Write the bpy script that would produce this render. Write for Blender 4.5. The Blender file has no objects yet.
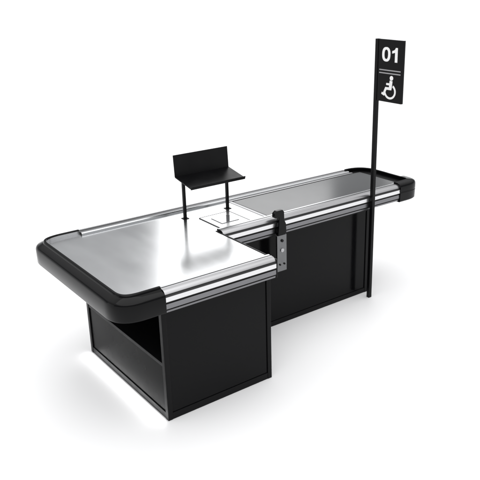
import bpy, bmesh, math
from mathutils import Vector, Matrix
scene=bpy.context.scene
col=scene.collection

# ---------------- materials ----------------
def mat(name,color,rough=.5,metal=0,spec=.5,noise=0.0,nscale=40,bump=0.0,stretch=None,coat=0):
    m=bpy.data.materials.new(name); m.use_nodes=True
    nt=m.node_tree; b=nt.nodes['Principled BSDF']
    b.inputs['Base Color'].default_value=(*color,1)
    b.inputs['Roughness'].default_value=rough
    b.inputs['Metallic'].default_value=metal
    b.inputs['Specular IOR Level'].default_value=spec
    b.inputs['Coat Weight'].default_value=coat
    b.inputs['Coat Roughness'].default_value=.08
    if noise or bump:
        tc=nt.nodes.new('ShaderNodeTexCoord'); mp=nt.nodes.new('ShaderNodeMapping')
        nz=nt.nodes.new('ShaderNodeTexNoise'); nz.inputs['Scale'].default_value=nscale
        nz.inputs['Detail'].default_value=4
        if stretch: mp.inputs['Scale'].default_value=stretch
        nt.links.new(tc.outputs['Object'],mp.inputs['Vector']); nt.links.new(mp.outputs['Vector'],nz.inputs['Vector'])
        if noise:
            mr=nt.nodes.new('ShaderNodeMapRange')
            mr.inputs['From Min'].default_value=.3; mr.inputs['From Max'].default_value=.7
            mr.inputs['To Min'].default_value=max(0.02,rough-noise); mr.inputs['To Max'].default_value=rough+noise
            nt.links.new(nz.outputs['Fac'],mr.inputs['Value']); nt.links.new(mr.outputs['Result'],b.inputs['Roughness'])
        if bump:
            bp=nt.nodes.new('ShaderNodeBump'); bp.inputs['Strength'].default_value=bump; bp.inputs['Distance'].default_value=.002
            nt.links.new(nz.outputs['Fac'],bp.inputs['Height']); nt.links.new(bp.outputs['Normal'],b.inputs['Normal'])
    return m
M_floor=mat('floor_white',(.90,.90,.905),.4,0,.2,noise=.05,nscale=2)
M_black=mat('black_laminate',(.003,.003,.0035),.34,0,.13,noise=.06,nscale=12)
M_panel=mat('black_panel',(.003,.003,.0035),.16,0,.12,noise=.05,nscale=6)
M_endp=mat('end_panel_black',(.002,.002,.0022),.25,0,.05,noise=.05,nscale=6)
M_inner=mat('recess_laminate',(.008,.008,.009),.4,0,.15,noise=.05,nscale=6)
M_gloss=mat('black_gloss_plastic',(.0015,.0015,.0018),.06,0,.17,noise=.02,nscale=8)
M_groove=mat('black_rubber',(.006,.006,.006),.5,0,.2)
M_slot=mat('rail_slot',(.03,.03,.031),.4,.3,.4)
M_seam=mat('seam_grey',(.06,.06,.062),.5,0,.3)
M_steel=mat('brushed_steel',(.84,.85,.86),.21,1,.5,noise=.03,nscale=2.2,stretch=(2.2,.7,1))
M_alu=mat('anodised_aluminium',(.60,.61,.62),.27,1,.5,noise=.04,nscale=20,stretch=(.2,8,8))
M_alud=mat('satin_aluminium',(.44,.44,.45),.30,1,.5,noise=.03,nscale=20,stretch=(.2,8,8))
M_alub=mat('bright_aluminium',(.74,.74,.75),.26,1,.5,noise=.04,nscale=6,stretch=(.6,4,4))
M_aluv=mat('smoked_aluminium',(.20,.20,.21),.3,1,.5)
M_belt=mat('conveyor_rubber',(.055,.057,.060),.19,0,.72,noise=.015,nscale=5)
M_white=mat('white_print',(.9,.9,.9),.5)
M_grey=mat('grey_print',(.32,.32,.33),.5)
M_steel2=mat('grey_steel_plate',(.17,.173,.177),.35,1,.5,noise=.05,nscale=30)
M_glass=mat('scanner_glass',(.55,.56,.58),.08,.8,.6)

# ---------------- helpers ----------------
def link(o,parent=None):
    col.objects.link(o)
    if parent is not None: o.parent=parent
    return o
def bm_obj(bm,name,mats,parent=None,bevel=0,smooth=False,seg=2):
    bmesh.ops.recalc_face_normals(bm,faces=bm.faces)
    me=bpy.data.meshes.new(name); bm.to_mesh(me); bm.free()
    for m in mats: me.materials.append(m)
    o=bpy.data.objects.new(name,me)
    if smooth:
        for p in me.polygons: p.use_smooth=True
    if bevel:
        md=o.modifiers.new('bevel','BEVEL'); md.width=bevel; md.segments=seg; md.limit_method='ANGLE'; md.angle_limit=math.radians(35)
        for p in me.polygons: p.use_smooth=True
        w=o.modifiers.new('wn','WEIGHTED_NORMAL')
    return link(o,parent)
def box(bm,x0,x1,y0,y1,z0,z1,mi=0):
    vs=[bm.verts.new((x,y,z)) for z in(z0,z1) for (x,y) in((x0,y0),(x1,y0),(x1,y1),(x0,y1))]
    for f in((0,3,2,1),(4,5,6,7),(0,1,5,4),(1,2,6,5),(2,3,7,6),(3,0,4,7)):
        fc=bm.faces.new([vs[i] for i in f]); fc.material_index=mi
def boxes(name,lst,mats,parent,bevel=.002):
    bm=bmesh.new()
    for b in lst: box(bm,*b)
    return bm_obj(bm,name,mats,parent,bevel)
def prism(bm,poly,z0,z1,mi=0):
    lo=[bm.verts.new((x,y,z0)) for x,y in poly]; hi=[bm.verts.new((x,y,z1)) for x,y in poly]
    n=len(poly)
    f=bm.faces.new(hi); f.material_index=mi
    f=bm.faces.new(lo[::-1]); f.material_index=mi
    for i in range(n):
        f=bm.faces.new((lo[i],lo[(i+1)%n],hi[(i+1)%n],hi[i])); f.material_index=mi
def offset(path,d):
    out=[]
    n=len(path)
    for i,p in enumerate(path):
        p=Vector(p)
        ns=[]
        if i>0: t=(p-Vector(path[i-1])).normalized(); ns.append(Vector((t.y,-t.x)))
        if i<n-1: t=(Vector(path[i+1])-p).normalized(); ns.append(Vector((t.y,-t.x)))
        m=sum(ns,Vector((0,0))).normalized()
        k=1/max(.4,m.dot(ns[0]))
        out.append(p+m*d*k)
    return out
def sweep(name,path,prof,segm,mats,parent,smooth=True,sharp=32):
    bm=bmesh.new()
    rings=[]
    offs=[offset(path,o) for o,z in prof]
    for i in range(len(path)):
        rings.append([bm.verts.new((offs[j][i].x,offs[j][i].y,prof[j][1])) for j in range(len(prof))])
    n=len(prof)
    for i in range(len(path)-1):
        for j in range(n):
            f=bm.faces.new((rings[i][j],rings[i][(j+1)%n],rings[i+1][(j+1)%n],rings[i+1][j])); f.material_index=segm[j]; f.smooth=smooth
    f=bm.faces.new(rings[0]); f.material_index=segm[-1]
    f=bm.faces.new(rings[-1][::-1]); f.material_index=segm[-1]
    o=bm_obj(bm,name,mats,parent)
    if smooth:
        try: o.data.set_sharp_from_angle(angle=math.radians(sharp))
        except Exception: pass
    return o
def bez(p0,c,p1,n=14,w=.6):
    a=Vector(p0).lerp(Vector(c),w); b=Vector(p1).lerp(Vector(c),w); r=[]
    for i in range(n+1):
        t=i/n
        r.append(Vector(p0)*(1-t)**3+a*3*t*(1-t)**2+b*3*t*t*(1-t)+Vector(p1)*t**3)
    return r
def empty(name):
    e=bpy.data.objects.new(name,None); e.empty_display_size=.2; col.objects.link(e); return e

# ---------------- dimensions ----------------
A=.786; B=1.101; S=.572; C=2.247; O=.10
YN=-O; YS=.50; YF=B+O
XL=-.306; XR=2.765
ZT=.90; ZS=.884
ZB=.765

counter=empty('checkout_counter')
counter['label']='long black supermarket checkout counter with steel bagging top and conveyor belt'
counter['category']='checkout counter'

prof=[(-.085,ZS-.02),(-.085,ZT-.006),(-.080,ZT),(-.062,ZT),(-.060,ZT-.003),(-.054,ZT-.003),(-.052,ZT),(-.030,ZT-.002),(-.016,ZT-.010),
      (-.006,ZT-.024),(-.008,ZT-.028),(-.006,ZT-.034),(0,ZT-.040),(.000,ZT-.068),(-.006,ZT-.072),(-.008,ZT-.078),(-.003,ZT-.082),(-.003,ZT-.112),(-.008,ZT-.116),(-.006,ZT-.122),(-.010,ZB),(-.05,ZB),(-.05,ZS-.02)]
segm=[0,0,0,5,5,5,2,2,2, 5,5,5,3,5,5,1,4,1,1,4,1,1,1]
RM=[M_alu,M_groove,M_alud,M_alub,M_aluv,M_slot]
profF=[((o-.026 if o<-.058 else o),z) for o,z in prof]
profF=profF[:3]+[(-.088,ZT),(-.082,ZT-.003),(-.054,ZT-.003)]+prof[6:]
segF=list(segm); segF[4]=2
def rail(p0,p1,pf=prof,sg=segm): return sweep('bumper_rail',[p0,p1],pf,sg,RM,counter,smooth=True)
XN0,XN1=-.015,.757
XF0,XF1=0.02,2.50
XS0,XS1=.775,2.52
rail((XN0,YN),(XN1,YN))
rail((XS0,YS),(XS1,YS))
rail((XF1,YF),(XF0,YF),profF,segF)
# --- end bumpers
bprof=[(-.064,ZS-.02),(-.064,ZT+.004),(-.061,ZT+.008),(-.052,ZT+.008),(-.049,ZT+.004),(-.046,ZT-.004),(-.014,ZT-.016),(-.007,ZT-.022),(-.004,ZT-.032),(-.004,ZT-.060),(-.007,ZT-.064),(-.007,ZT-.068),(-.004,ZT-.072),(-.006,ZB+.008),(-.012,ZB+.001),(-.055,ZB+.001),(-.055,ZS-.02)]
cprof=[(-.070,ZS-.02),(-.070,ZT+.006),(-.067,ZT+.010),(-.055,ZT+.010),(-.051,ZT+.006),(-.048,ZT-.003),(-.012,ZT-.018),(-.004,ZT-.025),(.001,ZT-.036),(.001,ZB+.010),(-.003,ZB+.002),(-.010,ZB-.002),(-.060,ZB-.002),(-.060,ZS-.02)]
xprof=[(-.074,ZS-.02),(-.074,ZT+.010),(-.070,ZT+.014),(-.030,ZT+.012),(-.006,ZT+.002),(.002,ZT-.008),(.006,ZT-.020),(.006,ZT-.058),(.003,ZT-.062),(.003,ZT-.066),(.006,ZT-.070),(.004,ZB-.004),(-.003,ZB-.012),(-.060,ZB-.012),(-.060,ZS-.02)]
LF=[(XF0,YF),(XF0-.10,YF)]+bez((XF0-.12,YF),(XL,YF),(XL,YF-.17),w=.66)+[(XL,YF-.20)]
LN=[(XL,.10)]+bez((XL,.06),(XL,YN),(XL+.17,YN),w=.66)+[(XN0,YN)]
RN=[(XS1,YS),(XS1+.06,YS)]+bez((XS1+.09,YS),(XR,YS),(XR,YS+.12),w=.72)+[(XR,YS+.16)]
RF=[(XR,YF-.26)]+bez((XR,YF-.24),(XR,YF),(XF1+.03,YF))+[(XF1,YF)]
def bump(path,pf): return sweep('end_bumper',path,pf,[0]*len(pf),[M_gloss],counter)
pl=LF+LN; pr=RN+RF
bump(pl,cprof)
bump(RN,xprof); bump(RF,bprof); bump([RN[-1],RF[0]],bprof)
tp=[(-.0735,ZS-.004),(-.0735,ZT+.003),(-.0705,ZT+.003),(-.0705,ZS-.004)]
sweep('inner_trim',pl,tp,[0]*4,[M_alub],counter)
def inner(p,d): return [(v.x,v.y) for v in offset(p,d)]
L=inner(pl,-.062)
frame=inner(pl,-.056)+[(XN1,YN+.06),(XN1,YS+.06)]+inner(pr,-.056)
bm=bmesh.new(); prism(bm,frame,ZB+.006,ZS-.006); bm_obj(bm,'top_frame',[M_black],counter)
XB=1.20
top=L+[(XN1,YN+.066),(XN1,YS+.07),(XB,YS+.07),(XB,YF-.066)]
bm=bmesh.new(); prism(bm,top,ZS-.004,ZS); 
bm_obj(bm,'bagging_top',[M_steel],counter)
boxes('side_fascia',[(XN1,XN1+.014,YN+.004,YS+.08,ZB,ZS+.003)],[M_black],counter,.003)
# conveyor
boxes('conveyor_bed',[(XB+.002,XS1+.08,YS+.088,YS+.108,ZS-.005,ZS+.006),(XB+.002,XF1+.02,YF-.138,YF-.1135,ZS-.005,ZS+.006)],[M_alud],counter,.002)
boxes('conveyor_belt',[(XB+.03,2.60,YS+.112,YF-.142,ZS-.012,ZS+.002)],[M_belt],counter,.006)
boxes('belt_end_plate',[(XB+.001,XB+.026,YS+.112,YF-.142,ZS-.005,ZS+.003)],[M_alud],counter,.002)
# scanner
sx0,sx1,sy0,sy1=.82,1.07,.585,.875; g=.005
sc=boxes('scanner',[(sx0,sx1,sy0,sy1,ZS,ZS+.004)],[M_steel],counter,.002)
boxes('scanner_seam',[(sx0-g,sx1+g,sy0-g,sy0-.0005,ZS,ZS+.005),(sx0-g,sx1+g,sy1+.0005,sy1+g,ZS,ZS+.005),(sx0-g,sx0-.0005,sy0-.0005,sy1+.0005,ZS,ZS+.005),(sx1+.0005,sx1+g,sy0-.0005,sy1+.0005,ZS,ZS+.005)],[M_seam],sc,0)
boxes('scanner_window',[(.875,1.015,.670,.805,ZS+.005,ZS+.007)],[M_glass],sc,.0005)
boxes('scanner_seam',[(.871,1.019,.666,.809,ZS+.004,ZS+.0055)],[M_seam],sc,0)

# --- cabinets
t=.032; SH=.36
cab=boxes('front_cabinet',[
 (0,t,0,t,0,ZB),(A-t,A,0,t,0,ZB),(0,t,B-t,B,0,ZB),(A-t,A,B-t,B,0,ZB),
 (t,A-t,0.002,t,0,.045),(t,A-t,0.002,t,ZB-.03,ZB),
 (0.002,t,t,B-t,0,.045),(0.002,t,t,B-t,ZB-.03,ZB),
 (A-.012,A-.002,t,B-t,0.01,ZB),(t,A-t,B-.012,B-.002,.01,ZB),
 (.0,A,.003,B,ZB-.003,ZB+.004)],[M_black],counter,.002)
boxes('side_panel',[(t,A-t,.008,.02,.046,ZB-.031)],[M_panel],cab,.001)
boxes('side_panel',[(.008,.02,t,B-t,.046,SH-.001)],[M_endp],cab,.001)
boxes('shelf',[(.003,.42,t,B-t,SH,SH+.022)],[M_inner],cab,.002)
boxes('recess_back',[(.42,.432,t,B-t,SH,ZB-.01)],[M_inner],cab,.001)
cab2=boxes('rear_cabinet',[
 (A+.001,A+t,S,S+t,0,ZB),(C-t,C,S,S+t,0,ZB),(C-t,C,B-t,B,0,ZB),
 (A+t,C-t,S+.002,S+t,0,.04),(A+t,C-t,S+.002,S+t,ZB-.04,ZB),
 (C-.014,C-.002,S+t,B-t,.01,ZB),(A+t,C-t,B-.012,B-.002,.01,ZB),(A+.001,C,S+.003,B,ZB-.003,ZB+.004)],[M_black],counter,.002)
boxes('side_panel',[(A+t,C-t,.008+S,.02+S,.041,ZB-.041)],[M_panel],cab2,.0015)

# --- control panel and bracket
cp=boxes('control_panel',[(1.208,1.296,YS-.030,YS-.012,.490,.772)],[M_steel2],counter,.004)
def disc(bm,c,r,h):
    mt=Matrix.Translation(c)@(Matrix.Rotation(math.radians(90),4,'X'))
    bmesh.ops.create_cone(bm,cap_ends=True,segments=24,radius1=r,radius2=r,depth=h,matrix=mt)
for x,z,r,m in((1.252,.728,.011,M_gloss),(1.252,.655,.015,M_alud),(1.232,.545,.007,M_groove),(1.272,.545,.007,M_groove)):
    bm=bmesh.new(); disc(bm,(x,YS-.033,z),r,.009); bm_obj(bm,'control_button',[m],cp,.002)
def hook():
    pts=[(1.214,.775),(1.290,.775),(1.288,.85),(1.272,.885),(1.270,.945),(1.258,.962),(1.205,.962),(1.184,.946),(1.184,.915),(1.200,.908),(1.212,.918),(1.224,.912),(1.224,.86)]
    bm=bmesh.new()
    a=[bm.verts.new((x,YS-.036,z)) for x,z in pts]; b=[bm.verts.new((x,YS-.004,z)) for x,z in pts]
    bm.faces.new(a); bm.faces.new(b[::-1]); n=len(pts)
    for i in range(n): bm.faces.new((a[i],a[(i+1)%n],b[(i+1)%n],b[i]))
    return bm_obj(bm,'terminal_bracket',[M_gloss],counter,.003)
hook()

# --- display tray on two posts
def quadplate(name,pts,th,parent,m):
    a,b,c,d=[Vector(p) for p in pts]; n=(b-a).cross(d-a).normalized()*th
    bm=bmesh.new(); lo=[bm.verts.new(p) for p in(a,b,c,d)]; hi=[bm.verts.new(p+n) for p in(a,b,c,d)]
    bm.faces.new(lo[::-1]); bm.faces.new(hi)
    for i in range(4): bm.faces.new((lo[i],lo[(i+1)%4],hi[(i+1)%4],hi[i]))
    return bm_obj(bm,name,[m],parent,.0015)
x0,x1=.69,1.146
stand=quadplate('monitor_tray',[(x0,.768,1.152),(x1,.768,1.152),(x1,.97,1.190),(x0,.97,1.190)],.008,counter,M_black)
quadplate('tray_lip',[(x0,.765,1.148),(x1,.765,1.148),(x1,.758,1.170),(x0,.758,1.170)],.006,stand,M_black)
quadplate('tray_back_plate',[(x0,.974,1.192),(x1,.974,1.192),(x1,.985,1.350),(x0,.985,1.350)],.007,stand,M_black)
for x in(.74,1.108):
    boxes('tray_post',[(x-.010,x+.010,.935,.955,ZS,1.184),(x-.022,x+.022,.923,.967,ZS,ZS+.004)],[M_black],stand,.002)

# ---------------- lane sign ----------------
PX=2.180; PY=YS-.018
sign=empty('lane_sign'); sign.location=(PX,PY,0)
sign['label']='tall thin black pole with flag sign reading 01 above wheelchair symbol'
sign['category']='checkout lane sign'
HP=2.09
boxes('sign_post',[(-.015,.015,-.015,.015,0,HP)],[M_black],sign,.002)
sp=boxes('sign_panel',[(-.010,.010,-.262,-.0155,HP-.45,HP)],[M_panel],sign,.002)
XFc=-.0115
YC=-.140
def flat(name,build,zc,parent,m):
    bm=bmesh.new(); build(bm,zc)
    r_=bmesh.ops.extrude_face_region(bm,geom=bm.faces[:])
    bmesh.ops.translate(bm,verts=[v for v in r_['geom'] if isinstance(v,bmesh.types.BMVert)],vec=(.002,0,0))
    return bm_obj(bm,name,[m],parent)
def P(bm,x,y,zc,dx=0): return bm.verts.new((XFc-dx,YC-x,zc+y))
K=.86; W=1.08
def dig0(bm,zc):
    n=40; cx=-.040
    def se(i,a,b):
        th=2*math.pi*i/n; c,s_=math.cos(th),math.sin(th); e=2/2.4
        return W*(cx+a*math.copysign(abs(c)**e,c)), K*b*math.copysign(abs(s_)**e,s_)
    o=[P(bm,*se(i,.038,.060),zc) for i in range(n)]; q=[P(bm,*se(i,.017,.039),zc) for i in range(n)]
    for i in range(n): bm.faces.new((o[i],o[(i+1)%n],q[(i+1)%n],q[i]))
def dig1(bm,zc):
    bm.faces.new([P(bm,x*W,y*K,zc) for x,y in((.040,-.060),(.063,-.060),(.063,.060),(.045,.060),(.040,.046))])
    bm.faces.new([P(bm,x*W,y*K,zc,.0003) for x,y in((.042,.022),(.047,.060),(.040,.047),(.030,.038),(.014,.032),(.014,.011),(.030,.016))])
flat('lane_number',dig0,HP-.105,sp,M_white)
flat('lane_number',dig1,HP-.105,sp,M_white)
boxes('divider_line',[(-.0125,-.0105,-.245,-.033,HP-.222,HP-.214),(-.0125,-.0105,-.245,-.033,HP-.244,HP-.236)],[M_grey],sp,0)
MX=-1; Q=.94
def chair(bm,zc):
    def stroke(pts,w,dx=0):
        pts=[(p[0]*MX*1.05*Q,p[1]*Q) for p in pts]
        o1=offset(pts,w/2); o2=offset(pts,-w/2)
        A_=[P(bm,p.x,p.y,zc,dx) for p in o1]; B_=[P(bm,p.x,p.y,zc,dx) for p in o2]
        for i in range(len(pts)-1): bm.faces.new((A_[i],A_[i+1],B_[i+1],B_[i]))
    n=24
    bm.faces.new([P(bm,MX*-.018+.017*math.cos(2*math.pi*i/n),.070+.017*math.sin(2*math.pi*i/n),zc) for i in range(n)])
    stroke([(-.016,.054),(-.010,-.006)],.028,.0002)
    stroke([(-.016,.026),(.032,.026)],.015,.0004)
    stroke([(-.022,-.008),(.034,-.008),(.056,-.056)],.019,.0006)
    stroke([(.046,-.060),(.076,-.048)],.016,.0008)
    stroke([(-.008+.052*math.cos(math.radians(a)),-.030+.052*math.sin(math.radians(a))) for a in range(122,354,8)],.015,.001)
flat('wheelchair_symbol',chair,HP-.342,sp,M_white)

# ---------------- floor ----------------
bm=bmesh.new(); vs=[bm.verts.new(p) for p in((-600,-600,0),(600,-600,0),(600,600,0),(-600,600,0))]; bm.faces.new(vs)
fl=bm_obj(bm,'floor',[M_floor]); fl['kind']='structure'; fl.location.z=-.001

# ---------------- light ----------------
w=bpy.data.worlds.new('World'); scene.world=w; w.use_nodes=True
nt=w.node_tree; bg=nt.nodes['Background']; bg.inputs['Strength'].default_value=1.17
tc=nt.nodes.new('ShaderNodeTexCoord'); sx=nt.nodes.new('ShaderNodeSeparateXYZ'); cr=nt.nodes.new('ShaderNodeValToRGB')
nt.links.new(tc.outputs['Generated'],sx.inputs[0]); nt.links.new(sx.outputs['Z'],cr.inputs[0]); nt.links.new(cr.outputs[0],bg.inputs['Color'])
e=cr.color_ramp.elements; e[0].position=.0; e[0].color=(.75,.76,.77,1); e[1].position=.75; e[1].color=(1,1,1,1)
q=e.new(.12); q.color=(.62,.63,.64,1); q=e.new(.32); q.color=(.20,.203,.207,1); q=e.new(.5); q.color=(.6,.6,.61,1)
def area(loc,target,sx,sy,rad,name):
    l=bpy.data.lights.new(name,'AREA'); l.shape='RECTANGLE'; l.size=sx; l.size_y=sy; l.energy=rad*math.pi*sx*sy
    o=bpy.data.objects.new(name,l); col.objects.link(o); o.location=loc
    o.rotation_euler=(Vector(target)-Vector(loc)).to_track_quat('-Z','Y').to_euler(); return o
area((4.75,5.9,4.35),(.5,.4,.9),3.0,3.8,1.75,'sheen_helper')  # unseen area light added for the bright reflection on the steel top
area((9.0,5.6,2.6),(2.4,.8,.9),1.6,1.2,1.3,'sheen_helper')  # unseen area light added to give the belt its sheen
area((-3.4,1.6,1.7),(-.3,.5,.1),2.2,1.4,.6,'side_fill_helper')  # unseen fill added to brighten the left floor and end bumper
# slim helper light added at the end-face base to make the floor glow
area((-.012,.55,.030),(-.10,.55,0),1.05,.012,26.0,'floor_glow_helper')
s=bpy.data.lights.new('key_lamp','SUN'); s.energy=1.45; s.angle=math.radians(80)
so=bpy.data.objects.new('key_lamp',s); col.objects.link(so)
so.rotation_euler=Vector((.15,.25,-1)).to_track_quat('-Z','Y').to_euler()

# ---------------- camera ----------------
cam=bpy.data.cameras.new('camera'); co=bpy.data.objects.new('camera',cam); col.objects.link(co)
yaw,pi_,ro=.678,.345,-.005
fw=Vector((math.sin(yaw)*math.cos(pi_),math.cos(yaw)*math.cos(pi_),-math.sin(pi_)))
r=Vector((math.cos(yaw),-math.sin(yaw),0)); u=r.cross(fw)
r2=r*math.cos(ro)+u*math.sin(ro); u2=-r*math.sin(ro)+u*math.cos(ro)
R3=Matrix((r2,u2,-fw)).transposed()
co.matrix_world=Matrix.Translation((-1.707,-3.289,2.531))@R3.to_4x4()
cam.sensor_width=36; cam.lens=707.935/480*36
cam.shift_x=(240-289.313)/480; cam.shift_y=(229.681-240)/480
cam.clip_end=2000
scene.camera=co
scene.view_settings.view_transform='Standard'; scene.view_settings.look='None'; scene.view_settings.exposure=0
